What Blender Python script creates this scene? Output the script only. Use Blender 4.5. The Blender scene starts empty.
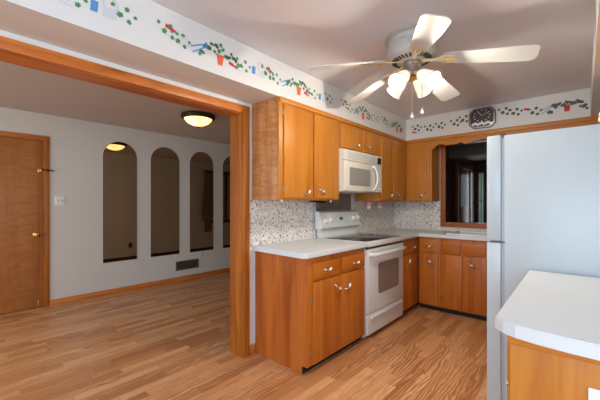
import bpy, bmesh, math, random
from mathutils import Vector, Matrix
random.seed(7)
R = math.radians
sc = bpy.context.scene
COL = sc.collection

# ------------------------------------------------------------------ camera, world, lights
cam_d = bpy.data.cameras.new('camera'); cam = bpy.data.objects.new('camera', cam_d); COL.objects.link(cam)
cam_d.sensor_width = 36.0; cam_d.lens = 36.0 * 323.3 / 600.0
cam_d.shift_y = 3.3 / 600.0
cam_d.clip_start = 0.02
cam.location = (0, 0, 1.277); cam.rotation_euler = (R(90), 0, R(41.32))
sc.camera = cam
sc.view_settings.view_transform = 'Standard'; sc.view_settings.look = 'None'
sc.view_settings.exposure = 0.0; sc.view_settings.gamma = 1.0
sc.view_settings.use_curve_mapping = False

w = bpy.data.worlds.new('sky'); sc.world = w; w.use_nodes = True
bg = w.node_tree.nodes['Background']; bg.inputs[0].default_value = (.62, .78, 1, 1); bg.inputs[1].default_value = 1.6

def light(name, kind, loc, rot=(0, 0, 0), power=10, col=(1, 1, 1), size=None, size_y=None, radius=None):
    d = bpy.data.lights.new(name, kind); d.energy = power; d.color = col
    if kind == 'AREA':
        d.shape = 'RECTANGLE'; d.size = size; d.size_y = size_y
    elif radius: d.shadow_soft_size = radius
    o = bpy.data.objects.new(name, d); COL.objects.link(o); o.location = loc; o.rotation_euler = rot
    return o
# daylight entering by the windows behind the camera (kitchen-dining end) and in the living room
light('daylight_dining_window', 'AREA', (0.1, -2.5, 1.5), (R(90), 0, 0), 64, (.72, .92, 1.14), 2.6, 1.3)
light('daylight_side_window', 'AREA', (2.08, -0.6, 1.5), (R(90), 0, R(90)), 46, (.73, .92, 1.14), 1.6, 1.3)
light('daylight_living_window', 'AREA', (-3.6, -2.5, 1.45), (R(90), 0, 0), 47, (.92, .97, 1.04), 1.8, 1.3)
light('daylight_far_window', 'AREA', (-1.97, 9.15, 1.35), (R(-90), 0, 0), 2.2, (.85, .93, 1), .13, 1.4)

# ------------------------------------------------------------------ materials
def lin(c):
    return tuple(((v/255)/12.92 if v/255 <= .04045 else ((v/255+.055)/1.055)**2.4) for v in c) + (1,)
class NT:
    def __init__(s, name):
        s.m = bpy.data.materials.new(name); s.m.use_nodes = True; s.t = s.m.node_tree
        s.b = s.t.nodes['Principled BSDF']
    def n(s, typ, **kw):
        o = s.t.nodes.new(typ)
        for k, v in kw.items():
            if k.startswith('i_'):
                key = k[2:]; key = int(key) if key.isdigit() else key.replace('_', ' ')
                if isinstance(v, bpy.types.NodeSocket): s.t.links.new(v, o.inputs[key])
                else: o.inputs[key].default_value = v
            else: setattr(o, k, v)
        return o
    def math(s, op, a, b=0.0, c=None):
        o = s.t.nodes.new('ShaderNodeMath'); o.operation = op
        for i, v in enumerate((a, b) if c is None else (a, b, c)):
            if isinstance(v, bpy.types.NodeSocket): s.t.links.new(v, o.inputs[i])
            else: o.inputs[i].default_value = v
        return o.outputs[0]
    def set(s, key, v):
        if isinstance(v, bpy.types.NodeSocket): s.t.links.new(v, s.b.inputs[key])
        else: s.b.inputs[key].default_value = v
    def ramp(s, fac, stops):
        r = s.t.nodes.new('ShaderNodeValToRGB'); s.t.links.new(fac, r.inputs[0])
        e = r.color_ramp.elements
        while len(e) < len(stops): e.new(.5)
        for el, (p, c) in zip(e, stops): el.position = p; el.color = c
        return r.outputs[0]
    def mix(s, f, a, b, mode='MIX'):
        o = s.t.nodes.new('ShaderNodeMix'); o.data_type = 'RGBA'; o.blend_type = mode
        for i, v in ((0, f), (6, a), (7, b)):
            if isinstance(v, bpy.types.NodeSocket): s.t.links.new(v, o.inputs[i])
            else: o.inputs[i].default_value = v
        return o.outputs[2]
    def bump(s, h, strength=.2, dist=.01):
        o = s.n('ShaderNodeBump', i_Strength=strength, i_Distance=dist); s.t.links.new(h, o.inputs['Height'])
        s.t.links.new(o.outputs[0], s.b.inputs['Normal'])
    def pos(s): return s.n('ShaderNodeNewGeometry').outputs['Position']

def plain(name, c, rough=.5, metal=0., spec=.5, coat=0., bump=None, emis=None, estr=0, trans=0.):
    k = NT(name); k.set('Base Color', lin(c)); k.set('Roughness', rough); k.set('Metallic', metal)
    k.set('Specular IOR Level', spec); k.set('Coat Weight', coat); k.set('Transmission Weight', trans)
    if emis: k.set('Emission Color', lin(emis)); k.set('Emission Strength', estr)
    p = k.pos()
    if bump:
        no = k.n('ShaderNodeTexNoise', i_Vector=p, i_Scale=bump[0], i_Detail=2.0); k.bump(no.outputs[0], bump[1], .002)
    return k.m

def wood(name, ca, cb, cc, axis='z', rough=.38, fine=1., figure=0., fstr=.5, tone=.9):
    """ca light, cb mid, cc dark streak; grain runs along axis"""
    k = NT(name); p = k.pos()
    st = {'x': (.7, 9, 9), 'y': (9, .7, 9), 'z': (9, 9, .7)}[axis]
    oi = k.n('ShaderNodeObjectInfo').outputs['Random']
    off = k.n('ShaderNodeCombineXYZ', i_0=k.math('MULTIPLY', oi, 13.), i_1=k.math('MULTIPLY', oi, 7.3), i_2=k.math('MULTIPLY', oi, 5.1)).outputs[0]
    pa = k.n('ShaderNodeVectorMath', operation='ADD', i_0=p, i_1=off).outputs[0]
    v = k.n('ShaderNodeVectorMath', operation='MULTIPLY', i_0=pa, i_1=st).outputs[0]
    n1 = k.n('ShaderNodeTexNoise', i_Vector=v, i_Scale=1.3*fine, i_Detail=4., i_Roughness=.6, i_Distortion=.8).outputs[0]
    v2 = k.n('ShaderNodeVectorMath', operation='MULTIPLY', i_0=v, i_1=(6, 6, 3)).outputs[0]
    n2 = k.n('ShaderNodeTexNoise', i_Vector=v2, i_Scale=2.2*fine, i_Detail=3.).outputs[0]
    c = k.ramp(n1, [(.28, lin(cc)), (.48, lin(cb)), (.72, lin(ca))])
    c = k.mix(k.ramp(n2, [(.5, (0, 0, 0, 1)), (.72, (fstr*.5,)*3+(1,))]), c, lin(cc))
    if figure:
        v3 = k.n('ShaderNodeVectorMath', operation='MULTIPLY', i_0=pa, i_1=(4, 4, 16)).outputs[0]
        n3 = k.n('ShaderNodeTexNoise', i_Vector=v3, i_Scale=1.0, i_Detail=4., i_Distortion=1.8).outputs[0]
        c = k.mix(k.ramp(n3, [(.46, (0, 0, 0, 1)), (.58, (figure,)*3+(1,))]), c, lin(cc))
    k.set('Base Color', c); k.set('Roughness', rough); k.set('Specular IOR Level', .4)
    k.bump(n2, .05, .002)
    return k.m

def floor_mat():
    k = NT('oak_laminate_planks'); p = k.pos()
    s = k.n('ShaderNodeSeparateXYZ', i_0=p); x, y = s.outputs[0], s.outputs[1]
    W = .074
    xr = k.math('DIVIDE', k.math('ADD', x, 20.), W); row = k.math('FLOOR', xr); fx = k.math('FRACT', xr)
    wn = k.n('ShaderNodeTexWhiteNoise', noise_dimensions='1D', i_W=row).outputs[0]
    yr = k.math('DIVIDE', k.math('ADD', k.math('ADD', y, 20.), k.math('MULTIPLY', wn, 3.7)), .56)
    cell = k.math('FLOOR', yr); fy = k.math('FRACT', yr)
    cv = k.n('ShaderNodeCombineXYZ', i_0=row, i_1=cell, i_2=0.).outputs[0]
    w2 = k.n('ShaderNodeTexWhiteNoise', noise_dimensions='2D', i_Vector=cv)
    rnd = w2.outputs[0]
    off = k.n('ShaderNodeVectorMath', operation='SCALE', i_0=w2.outputs[1], i_3=9.0).outputs[0]
    pa = k.n('ShaderNodeVectorMath', operation='ADD', i_0=p, i_1=off).outputs[0]
    # cathedral grain: distorted bands
    vs = k.n('ShaderNodeVectorMath', operation='MULTIPLY', i_0=pa, i_1=(10, 1.7, 1)).outputs[0]
    wn3 = k.n('ShaderNodeTexNoise', i_Vector=vs, i_Scale=1., i_Detail=2.5, i_Roughness=.55).outputs[0]
    sx = k.n('ShaderNodeSeparateXYZ', i_0=pa)
    wa = k.math('ADD', k.math('MULTIPLY', k.math('SINE', k.math('ADD', k.math('MULTIPLY', sx.outputs[0], 230.), k.math('MULTIPLY', wn3, 34.))), .5), .5)
    vf = k.n('ShaderNodeVectorMath', operation='MULTIPLY', i_0=pa, i_1=(150, 7, 1)).outputs[0]
    nf = k.n('ShaderNodeTexNoise', i_Vector=vf, i_Scale=1., i_Detail=3.).outputs[0]
    base = k.ramp(rnd, [(0., lin((178, 116, 70))), (.5, lin((206, 144, 92))), (1., lin((228, 172, 120)))])
    amt = k.math('MULTIPLY', k.math('POWER', k.n('ShaderNodeTexWhiteNoise', noise_dimensions='2D', i_Vector=k.n('ShaderNodeVectorMath', operation='ADD', i_0=cv, i_1=(31.7, 11.3, 0)).outputs[0]).outputs[0], 1.3), .95)
    g = k.math('MULTIPLY', amt, k.ramp(wa, [(.45, (0, 0, 0, 1)), (.9, (.62, .62, .62, 1))]))
    c = k.mix(g, base, lin((142, 82, 42)))
    g3 = k.math('MULTIPLY', amt, k.ramp(wa, [(0.0, (.7, .7, .7, 1)), (.35, (0, 0, 0, 1))]))
    c = k.mix(g3, c, lin((232, 184, 134)))
    g2 = k.ramp(nf, [(.5, (0, 0, 0, 1)), (.75, (.4, .4, .4, 1))])
    c = k.mix(g2, c, lin((140, 84, 48)))
    ex = k.math('LESS_THAN', fx, .025); ey = k.math('LESS_THAN', fy, .006)
    e = k.math('MULTIPLY', k.math('MAXIMUM', ex, ey), .45)
    c = k.mix(e, c, lin((110, 62, 34)))
    k.set('Base Color', c); k.set('Roughness', .36); k.set('Specular IOR Level', .45)
    k.bump(nf, .04, .001)
    return k.m

def splash_mat():
    k = NT('pebble_mosaic'); p = k.pos()
    vo = k.n('ShaderNodeTexVoronoi', i_Vector=p, i_Scale=88.0)
    wn = k.n('ShaderNodeTexWhiteNoise', noise_dimensions='3D', i_Vector=vo.outputs['Color']).outputs[0]
    c = k.ramp(wn, [(0, lin((104, 84, 70))), (.07, lin((160, 138, 116))), (.14, lin((206, 194, 176))), (.3, lin((224, 216, 202))), (.6, lin((238, 232, 222))), (1, lin((246, 244, 240)))])
    e = k.ramp(vo.outputs['Distance'], [(.6, (0, 0, 0, 1)), (.9, (.3, .3, .3, 1))])
    c = k.mix(e, c, lin((176, 164, 150)))
    big = k.n('ShaderNodeTexNoise', i_Vector=p, i_Scale=5., i_Detail=2.).outputs[0]
    k.set('Base Color', c); k.set('Roughness', .35)
    k.bump(vo.outputs['Distance'], .15, .002)
    return k.m

def fridge_mat():
    k = NT('white_orange_peel_enamel'); p = k.pos()
    no = k.n('ShaderNodeTexNoise', i_Vector=p, i_Scale=160., i_Detail=2.)
    k.set('Base Color', lin((194, 206, 210))); k.set('Roughness', .27); k.bump(no.outputs[0], .22, .002)
    return k.m

def pane_mat(name, tint=(1, 1, 1), mixf=.12):
    m = bpy.data.materials.new(name); m.use_nodes = True; t = m.node_tree; t.nodes.clear()
    o = t.nodes.new('ShaderNodeOutputMaterial'); tr = t.nodes.new('ShaderNodeBsdfTransparent'); gl = t.nodes.new('ShaderNodeBsdfGlossy')
    gl.inputs['Roughness'].default_value = .03; mx = t.nodes.new('ShaderNodeMixShader'); mx.inputs[0].default_value = mixf
    tr.inputs[0].default_value = tint + (1,)
    t.links.new(tr.outputs[0], mx.inputs[1]); t.links.new(gl.outputs[0], mx.inputs[2]); t.links.new(mx.outputs[0], o.inputs[0])
    return m
def shade_mat(name, c, transl=.5, rough=.2, glow=None, gs=0):
    m = bpy.data.materials.new(name); m.use_nodes = True; t = m.node_tree; b = t.nodes['Principled BSDF']
    b.inputs['Base Color'].default_value = lin(c); b.inputs['Roughness'].default_value = rough
    if glow: b.inputs['Emission Color'].default_value = lin(glow); b.inputs['Emission Strength'].default_value = gs
    tl = t.nodes.new('ShaderNodeBsdfTranslucent'); tl.inputs[0].default_value = lin(c)
    mx = t.nodes.new('ShaderNodeMixShader'); mx.inputs[0].default_value = transl
    t.links.new(b.outputs[0], mx.inputs[1]); t.links.new(tl.outputs[0], mx.inputs[2])
    t.links.new(mx.outputs[0], t.nodes['Material Output'].inputs[0])
    return m
def alabaster_mat():
    k = NT('alabaster_glass_lit'); p = k.pos()
    no = k.n('ShaderNodeTexNoise', i_Vector=p, i_Scale=7., i_Detail=4., i_Distortion=1.6).outputs[0]
    c = k.ramp(no, [(.35, lin((255, 190, 110))), (.62, lin((255, 214, 150)))])
    k.set('Base Color', c); k.set('Emission Color', c); k.set('Emission Strength', 2.6); k.set('Roughness', .25)
    return k.m

M = {}
M['wall'] = plain('white_wall_paint', (222, 219, 214), .6, bump=(90, .08))
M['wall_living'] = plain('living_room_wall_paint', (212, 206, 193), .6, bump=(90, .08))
M['wall_hall'] = plain('taupe_wall_paint', (150, 132, 108), .6)
M['soffit'] = plain('soffit_paint', (224, 222, 217), .5, bump=(60, .06))
M['ceil'] = plain('semi_gloss_ceiling_paint', (217, 213, 216), .3, spec=.6, bump=(9, .05))
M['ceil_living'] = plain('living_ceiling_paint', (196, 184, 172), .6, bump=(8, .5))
M['floor'] = floor_mat()
M['splash'] = splash_mat()
OA, OB, OC = (204, 136, 56), (195, 123, 42), (180, 105, 32)
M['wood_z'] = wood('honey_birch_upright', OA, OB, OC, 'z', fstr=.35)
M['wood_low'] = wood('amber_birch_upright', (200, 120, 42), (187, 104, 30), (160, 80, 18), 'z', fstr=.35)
M['wood_x'] = wood('honey_birch_crosswise', OA, OB, OC, 'x', fstr=.35)
M['wood_y'] = wood('honey_birch_lengthwise', OA, OB, OC, 'y', fstr=.35)
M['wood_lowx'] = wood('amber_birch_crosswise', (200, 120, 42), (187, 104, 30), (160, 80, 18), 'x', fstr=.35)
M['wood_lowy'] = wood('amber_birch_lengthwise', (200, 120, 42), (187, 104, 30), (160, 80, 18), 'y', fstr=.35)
M['wood_panel'] = wood('figured_birch_panel', (206, 148, 92), (194, 130, 74), (158, 96, 46), 'z', figure=.55)
M['wood_side'] = wood('base_end_panel', (190, 108, 42), (174, 92, 28), (138, 64, 14), 'z', figure=0, fstr=.8, fine=.8)
M['trim_y'] = wood('fir_trim_lengthwise', (214, 136, 66), (196, 112, 44), (160, 82, 28), 'y', fine=1.2, fstr=.7)
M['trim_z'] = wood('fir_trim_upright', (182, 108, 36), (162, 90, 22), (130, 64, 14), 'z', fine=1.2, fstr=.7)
M['trim_x'] = wood('fir_trim_crosswise', (200, 122, 66), (184, 104, 52), (146, 74, 34), 'x', fine=1.2, fstr=.7)
M['door'] = wood('birch_flush_door', (186, 122, 66), (170, 106, 52), (138, 80, 34), 'z', fine=.35, fstr=.4, figure=.3)
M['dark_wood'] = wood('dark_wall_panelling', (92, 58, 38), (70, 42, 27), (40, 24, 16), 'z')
M['dark_trim'] = wood('dark_stained_trim', (110, 58, 34), (88, 42, 24), (56, 24, 14), 'z')
M['toe'] = plain('black_toe_kick', (30, 24, 20), .7)
M['counter'] = plain('white_laminate', (218, 221, 221), .28, spec=.5)
M['white'] = plain('white_enamel', (226, 224, 220), .22, spec=.5)
M['offwhite'] = plain('almond_white_plastic', (222, 216, 202), .35)
M['fridge'] = fridge_mat()
M['gasket'] = plain('grey_gasket', (176, 186, 194), .6)
M['hingegrey'] = plain('grey_hinge', (96, 88, 84), .4, .6)
M['glass_black'] = plain('black_glass', (30, 28, 28), .08, spec=.5)
M['glass_oven'] = plain('grey_dotted_oven_glass', (134, 122, 112), .15)
M['glass_mw'] = plain('grey_microwave_screen', (150, 146, 138), .3)
M['black'] = plain('black_plastic', (22, 22, 24), .4)
M['darkgap'] = plain('dark_gap', (46, 44, 44), .6)
M['green'] = plain('green_clock_digits', (10, 60, 40), .3, emis=(40, 160, 110), estr=.35)
M['steel'] = plain('brushed_steel', (158, 154, 150), .4, .85)
M['nickel'] = plain('brushed_nickel', (176, 170, 162), .3, 1.)
M['pewter'] = plain('pewter_paint', (190, 187, 180), .38, .3)
M['chrome'] = plain('chrome', (206, 200, 194), .22, .95)
M['ceramic'] = plain('white_ceramic', (240, 236, 230), .15)
M['brass'] = plain('brass', (214, 164, 82), .2, 1.)
M['bronze'] = plain('dark_bronze', (58, 42, 32), .45, .6)
M['blade'] = plain('ivory_fan_blade', (200, 201, 196), .4)
M['blade_iron'] = plain('ivory_cast_bracket', (228, 212, 176), .35, .1)
M['gold'] = plain('antique_gold', (196, 146, 72), .3, .9)
M['bell'] = shade_mat('frosted_white_bell', (236, 234, 226), .13, glow=(255, 244, 226), gs=.3)
M['bulb'] = plain('lit_bulb', (255, 250, 240), .3, emis=(255, 240, 220), estr=14.)
M['alabaster'] = alabaster_mat()
M['mirror'] = plain('mirror_silver', (206, 190, 166), .015, 1.)
M['leaf'] = plain('stencil_ivy_green', (70, 140, 92), .6)
M['leaf_d'] = plain('stencil_dark_leaf', (72, 92, 72), .6)
M['s_red'] = plain('stencil_red', (208, 44, 62), .6)
M['s_terra'] = plain('stencil_terracotta', (222, 104, 66), .6)
M['s_blue'] = plain('stencil_blue', (88, 148, 206), .6)
M['s_grey'] = plain('stencil_pale_grey', (206, 210, 216), .6)
M['vent'] = plain('brown_metal_grille', (112, 96, 84), .4, .5)
M['plate'] = plain('white_switch_plate', (232, 230, 224), .35)
M['plate_d'] = plain('brown_outlet', (70, 54, 44), .5)
M['curtain'] = shade_mat('sheer_cream_curtain', (214, 206, 192), .4, .8)
M['drape'] = plain('brown_drape', (128, 108, 84), .9)
M['pane'] = pane_mat('clear_pane', mixf=.05)
M['garden'] = plain('leafy_garden', (96, 118, 90), .9)
M['pink'] = plain('pink_glaze', (224, 150, 150), .4)
M['clockface'] = plain('charcoal_clock_face', (62, 58, 56), .35)
M['clocknum'] = plain('grey_clock_numerals', (176, 172, 166), .4)
M['sink'] = plain('white_sink_enamel', (236, 236, 234), .15)

# ------------------------------------------------------------------ mesh helpers
class MB:
    def __init__(s): s.bm = bmesh.new()
    def _mark(s, n0, mi):
        s.bm.faces.ensure_lookup_table()
        for f in s.bm.faces[n0:]: f.material_index = mi
    def box(s, x0, x1, y0, y1, z0, z1, bev=0., mi=0, seg=2, mat=None):
        b = bmesh.new()
        r = bmesh.ops.create_cube(b, size=1)
        for v in b.verts:
            v.co = Vector(((x0+x1)/2+v.co.x*(x1-x0), (y0+y1)/2+v.co.y*(y1-y0), (z0+z1)/2+v.co.z*(z1-z0)))
        if bev > 0: bmesh.ops.bevel(b, geom=b.edges[:], offset=bev, segments=seg, affect='EDGES', profile=.6)
        if mat is not None: bmesh.ops.transform(b, matrix=mat, verts=b.verts)
        return s.join(b, mi)
    def join(s, b, mi=0):
        me = bpy.data.meshes.new('tmp'); b.to_mesh(me); b.free()
        n0 = len(s.bm.faces); s.bm.from_mesh(me); bpy.data.meshes.remove(me); s._mark(n0, mi); return s
    def prism(s, poly, axis, a0, a1, mi=0, bev=0.):
        """poly of 2D pts, extruded along axis ('x': pts=(y,z); 'y': pts=(x,z); 'z': pts=(x,y))"""
        b = bmesh.new()
        def co(p, a): return {'x': (a, p[0], p[1]), 'y': (p[0], a, p[1]), 'z': (p[0], p[1], a)}[axis]
        v0 = [b.verts.new(co(p, a0)) for p in poly]; v1 = [b.verts.new(co(p, a1)) for p in poly]
        n = len(poly); b.faces.new(v0); b.faces.new(v1[::-1])
        for i in range(n): b.faces.new([v0[i], v1[i], v1[(i+1) % n], v0[(i+1) % n]][::-1])
        bmesh.ops.recalc_face_normals(b, faces=b.faces[:])
        if bev: 
            ed = [e for e in b.edges if abs(e.verts[0].co['xyz'.index(axis)]-e.verts[1].co['xyz'.index(axis)]) < 1e-6]
            bmesh.ops.bevel(b, geom=ed, offset=bev, segments=2, affect='EDGES')
        return s.join(b, mi)
    def tube(s, pts, rad, mi=0, n=10, squash=None):
        b = bmesh.new(); pts = [Vector(p) for p in pts]
        rs = rad if isinstance(rad, (list, tuple)) else [rad]*len(pts)
        rings = []; up = Vector((0, 0, 1)); 
        for i, p in enumerate(pts):
            t = (pts[min(i+1, len(pts)-1)]-pts[max(i-1, 0)]).normalized()
            if abs(t.dot(up)) > .95: up = Vector((1, 0, 0)) if abs(t.x) < .9 else Vector((0, 1, 0))
            a = t.cross(up).normalized(); c = t.cross(a).normalized()
            rings.append([b.verts.new(p+(a*math.cos(2*math.pi*j/n)+c*math.sin(2*math.pi*j/n))*rs[i]) for j in range(n)])
        for r0, r1 in zip(rings, rings[1:]):
            for j in range(n): b.faces.new((r0[j], r0[(j+1) % n], r1[(j+1) % n], r1[j]))
        b.faces.new(rings[0][::-1]); b.faces.new(rings[-1])
        bmesh.ops.recalc_face_normals(b, faces=b.faces[:])
        return s.join(b, mi)
    def lathe(s, prof, mat=None, mi=0, n=28, cap=False):
        """prof: (r,z) list, revolved round z, then transformed by mat"""
        b = bmesh.new(); rings = []
        for r, z in prof:
            if r < 1e-5: rings.append([b.verts.new((0, 0, z))])
            else: rings.append([b.verts.new((r*math.cos(2*math.pi*j/n), r*math.sin(2*math.pi*j/n), z)) for j in range(n)])
        for r0, r1 in zip(rings, rings[1:]):
            for j in range(n):
                if len(r0) == 1 and len(r1) == 1: continue
                if len(r0) == 1: b.faces.new((r0[0], r1[(j+1) % n], r1[j]))
                elif len(r1) == 1: b.faces.new((r0[j], r0[(j+1) % n], r1[0]))
                else: b.faces.new((r0[j], r0[(j+1) % n], r1[(j+1) % n], r1[j]))
        if mat is not None: bmesh.ops.transform(b, matrix=mat, verts=b.verts)
        bmesh.ops.recalc_face_normals(b, faces=b.faces[:])
        return s.join(b, mi)
    def ngon(s, pts, mi=0):
        vs = [s.bm.verts.new(p) for p in pts]; f = s.bm.faces.new(vs); f.material_index = mi; return s
    def build(s, name, mats, parent=None, origin=None, smooth=35, solid=None):
        root = parent
        off = Vector((0, 0, 0))
        if parent is not None:
            q = parent
            while q is not None: off += q.location; q = q.parent
        loc = Vector(origin)-off if origin is not None else Vector((0, 0, 0))
        o_w = Vector(origin) if origin is not None else off
        bmesh.ops.translate(s.bm, vec=-o_w, verts=s.bm.verts)
        me = bpy.data.meshes.new(name); s.bm.to_mesh(me); s.bm.free()
        for m in (mats if isinstance(mats, (list, tuple)) else [mats]): me.materials.append(M[m] if isinstance(m, str) else m)
        for p in me.polygons: p.use_smooth = True
        me.set_sharp_from_angle(angle=R(smooth))
        o = bpy.data.objects.new(name, me); COL.objects.link(o); o.location = loc
        if parent is not None: o.parent = parent
        return o
def tag(o, label=None, cat=None, group=None, kind=None):
    if label: o['label'] = label
    if cat: o['category'] = cat
    if group: o['group'] = group
    if kind: o['kind'] = kind
    return o
def thing(name, label, cat, loc, group=None):
    o = bpy.data.objects.new(name, None); COL.objects.link(o); o.location = loc; o.empty_display_size = .1
    return tag(o, label, cat, group)
def struct(name, mb, mats, parent=None):
    o = mb.build(name, mats, parent)
    if parent is None: tag(o, kind='structure')
    return o
def bx(*a, **k): return MB().box(*a, **k)

# ------------------------------------------------------------------ room shell
XW, XU, XB, YU, YB = -2.124, -1.80, -1.534, 4.21, 3.924
HS, HC, T = 2.118, 2.397, .14
YW = 4.52; XR = .43; XF = -5.0
struct('floor', bx(-5.3, 2.6, -2.9, 9.6, -.1, 0), 'floor')
struct('ceiling', bx(XW-.07, 2.4, -2.7, YW+.07, HC, HC+.1), 'ceil')
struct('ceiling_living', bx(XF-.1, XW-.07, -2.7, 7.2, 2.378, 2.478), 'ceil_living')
struct('ceiling_far', bx(XW-.07, 1.0, YW+.071, 9.3, 2.36, 2.46), 'wall_hall')
# partition between kitchen and living room, with the wide cased opening y -1.6..1.69
mb = MB(); mb.box(XW-T, XW, 1.71, YW+.14, 0, 2.44, mi=0); mb.box(XW-T, XW, -1.6, 1.71, 2.04, 2.44); mb.box(XW-T, XW, -2.7, -1.6, 0, 2.44)
# living side skin in living paint
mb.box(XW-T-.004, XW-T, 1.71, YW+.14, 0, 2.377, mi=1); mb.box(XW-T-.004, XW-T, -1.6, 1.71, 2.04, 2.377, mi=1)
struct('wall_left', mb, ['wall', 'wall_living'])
# partition beyond the kitchen with the living-room window
mb = MB(); x0, x1 = XW-T-.004, XW-.001; a, b, c, d = 4.90, 6.25, .80, 2.10
mb.box(x0, x1, YW+.141, a, 0, 2.377); mb.box(x0, x1, b, 9.3, 0, 2.377); mb.box(x0, x1, a, b, 0, c); mb.box(x0, x1, a, b, d, 2.377)
mb.box(x1, x1+.01, YW+.141, a, 0, 2.36, mi=1); mb.box(x1, x1+.01, b, 9.3, 0, 2.36, mi=1); mb.box(x1, x1+.01, a, b, 0, c, mi=1); mb.box(x1, x1+.01, a, b, d, 2.36, mi=1)
struct('wall_passage', mb, ['wall_living', 'dark_wood'])
# back wall with pass-through window
wx0, wx1, wz0, wz1 = -1.385, -.30, 1.028, 2.06
mb = MB(); y0, y1 = YW, YW+.14
mb.box(XW, wx0-.01, y0, y1, 0, 2.397); mb.box(wx1+.01, XR+.1, y0, y1, 0, 2.397); mb.box(wx0-.01, wx1+.01, y0, y1, 0, wz0-.01); mb.box(wx0-.01, wx1+.01, y0, y1, wz1+.01, 2.397)
struct('wall_back', mb, 'wall')
struct('wall_right', bx(XR, XR+.1, 1.02, YW, 0, HC), 'wall')
struct('wall_corner', bx(XR+.1, 2.2, 1.02, 1.12, 0, HC), 'wall')
# dining end (behind the camera) with two windows
mb = MB(); a, b, c, d = -1.2, 1.4, .85, 2.15
mb.box(XW, a, -2.7, -2.6, 0, HC); mb.box(b, 2.2, -2.7, -2.6, 0, HC); mb.box(a, b, -2.7, -2.6, 0, c); mb.box(a, b, -2.7, -2.6, d, HC)
struct('wall_front', mb, 'wall')
mb = MB(); a, b = -1.4, .2
mb.box(2.2, 2.3, -2.7, a, 0, HC); mb.box(2.2, 2.3, b, 1.12, 0, HC); mb.box(2.2, 2.3, a, b, 0, c); mb.box(2.2, 2.3, a, b, d, HC)
struct('wall_side', mb, 'wall')
# living room
mb = MB(); dy0, dy1, dz = .02, .899, 2.05
mb.box(XF-.1, XF, -2.7, dy0, 0, 2.378); mb.box(XF-.1, XF, dy1, 7.2, 0, 2.378); mb.box(XF-.1, XF, dy0, dy1, dz, 2.378); mb.box(XF-.1, XF-.06, dy0, dy1, 0, dz)
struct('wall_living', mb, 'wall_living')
struct('wall_living_end', bx(XF, XW-T-.005, 7.0, 7.1, 0, 2.378), 'wall_living')
mb = MB(); a, b, c, d = -4.5, -2.7, .8, 2.1
mb.box(XF, a, -2.7, -2.6, 0, 2.378); mb.box(b, XW-T, -2.7, -2.6, 0, 2.378); mb.box(a, b, -2.7, -2.6, 0, c); mb.box(a, b, -2.7, -2.6, d, 2.378)
struct('wall_living_front', mb, 'wall_living')
# soffits with the stencilled ivy border
def stencil(mb, P0, items, dark=False):
    """P(u,v)->3D on the soffit face; draws flat motifs"""
    cnt = [0]
    def P(u, v): return P0(u, v, (cnt[0] % 70)*.00002)
    def leaf(u, v, s, a, mi):
        cnt[0] += 1
        pts = []
        for i, r in enumerate((1, .62, .9, .66, .8, .45, .8, .66, .9, .62)):
            t = a+2*math.pi*i/10; pts.append(P(u+(1.3 if dark else 1.05)*s*r*math.cos(t), v+(1.3 if dark else 1.05)*s*r*math.sin(t)))
        mb.ngon(pts, mi)
    def strip(pts, w, mi):
        cnt[0] += 1
        for (u0, v0), (u1, v1) in zip(pts, pts[1:]):
            L = math.hypot(u1-u0, v1-v0); nx, ny = -(v1-v0)/L*w, (u1-u0)/L*w
            mb.ngon([P(u0+nx, v0+ny), P(u1+nx, v1+ny), P(u1-nx, v1-ny), P(u0-nx, v0-ny)], mi)
    LG = 2 if dark else 1
    for kind, u, v in items:
        if kind == 'ivy':
            for du, dv, s in ((-.11, .04, .013), (-.09, .01, .017), (-.065, -.025, .015), (-.045, .03, .018), (-.02, -.005, .017), (-.005, .045, .016), (.01, -.035, .017), (.035, .015, .02), (.05, -.03, .015), (.075, .0, .017), (.1, -.025, .014), (.115, .01, .012)):
                leaf(u+du, v+dv, s, random.random()*6, LG if random.random() < .75 else 2)
            strip([(u-.1, v+.01), (u-.04, v), (u+.03, v-.005), (u+.11, v+.012)], .0015, 6)
        elif kind == 'sprig':
            for du, dv, s in ((-.05, .03, .014), (-.015, -.01, .02), (.02, .03, .017), (.03, -.03, .016), (.06, .005, .013)):
                leaf(u+du, v+dv, s, random.random()*6, LG)
        elif kind == 'pot':
            cnt[0] += 1; PM = 3 if dark else 4; v += .015*dark
            mb.ngon([P(u-.026, v+.02), P(u+.026, v+.02), P(u+.019, v-.04), P(u-.019, v-.04)], PM)
            strip([(u-.033, v+.022), (u+.033, v+.022)], .006, PM)
            if dark: v -= .02
            for i in range(26):
                t = -1+2*i/25; leaf(u+t*.15, v+.062-.06*t*t+random.uniform(-.026, .03), random.uniform(.012, .02), random.random()*6, LG if random.random() < .6 else 2)
        elif kind == 'trowel':
            strip([(u-.04, v+.012), (u-.005, v+.003)], .011, 3); strip([(u-.005, v+.003), (u+.025, v-.006)], .0075, 3); strip([(u+.03, v-.01), (u+.09, v-.02)], .003, 6)
        elif kind == 'shears':
            strip([(u-.06, v-.02), (u, v+.01), (u+.05, v+.03)], .004, 5); strip([(u-.05, v-.05), (u, v-.02), (u+.05, v+.02)], .004, 5)
            strip([(u-.1, v-.03), (u-.06, v-.02)], .003, 6)
        elif kind == 'can':
            cnt[0] += 1
            mb.ngon([P(u-.02, v-.035), P(u+.012, v-.035), P(u+.016, v+.02), P(u-.016, v+.02)], 5)
            ring = [(u+.07+.035*math.cos(t*.7), v+.03+.035*math.sin(t*.7)) for t in range(10)]
            strip(ring, .004, 6)
            cnt[0] += 1
            mb.ngon([P(u+.03, v-.04), P(u+.1, v-.04), P(u+.095, v+.01), P(u+.04, v+.01)], 6)
SM = ['soffit', 'leaf', 'leaf_d', 's_red', 's_terra', 's_blue', 's_grey']
mb = MB(); mb.box(XW, XU, -2.6, YW, HS, HC)
items = []
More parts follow.
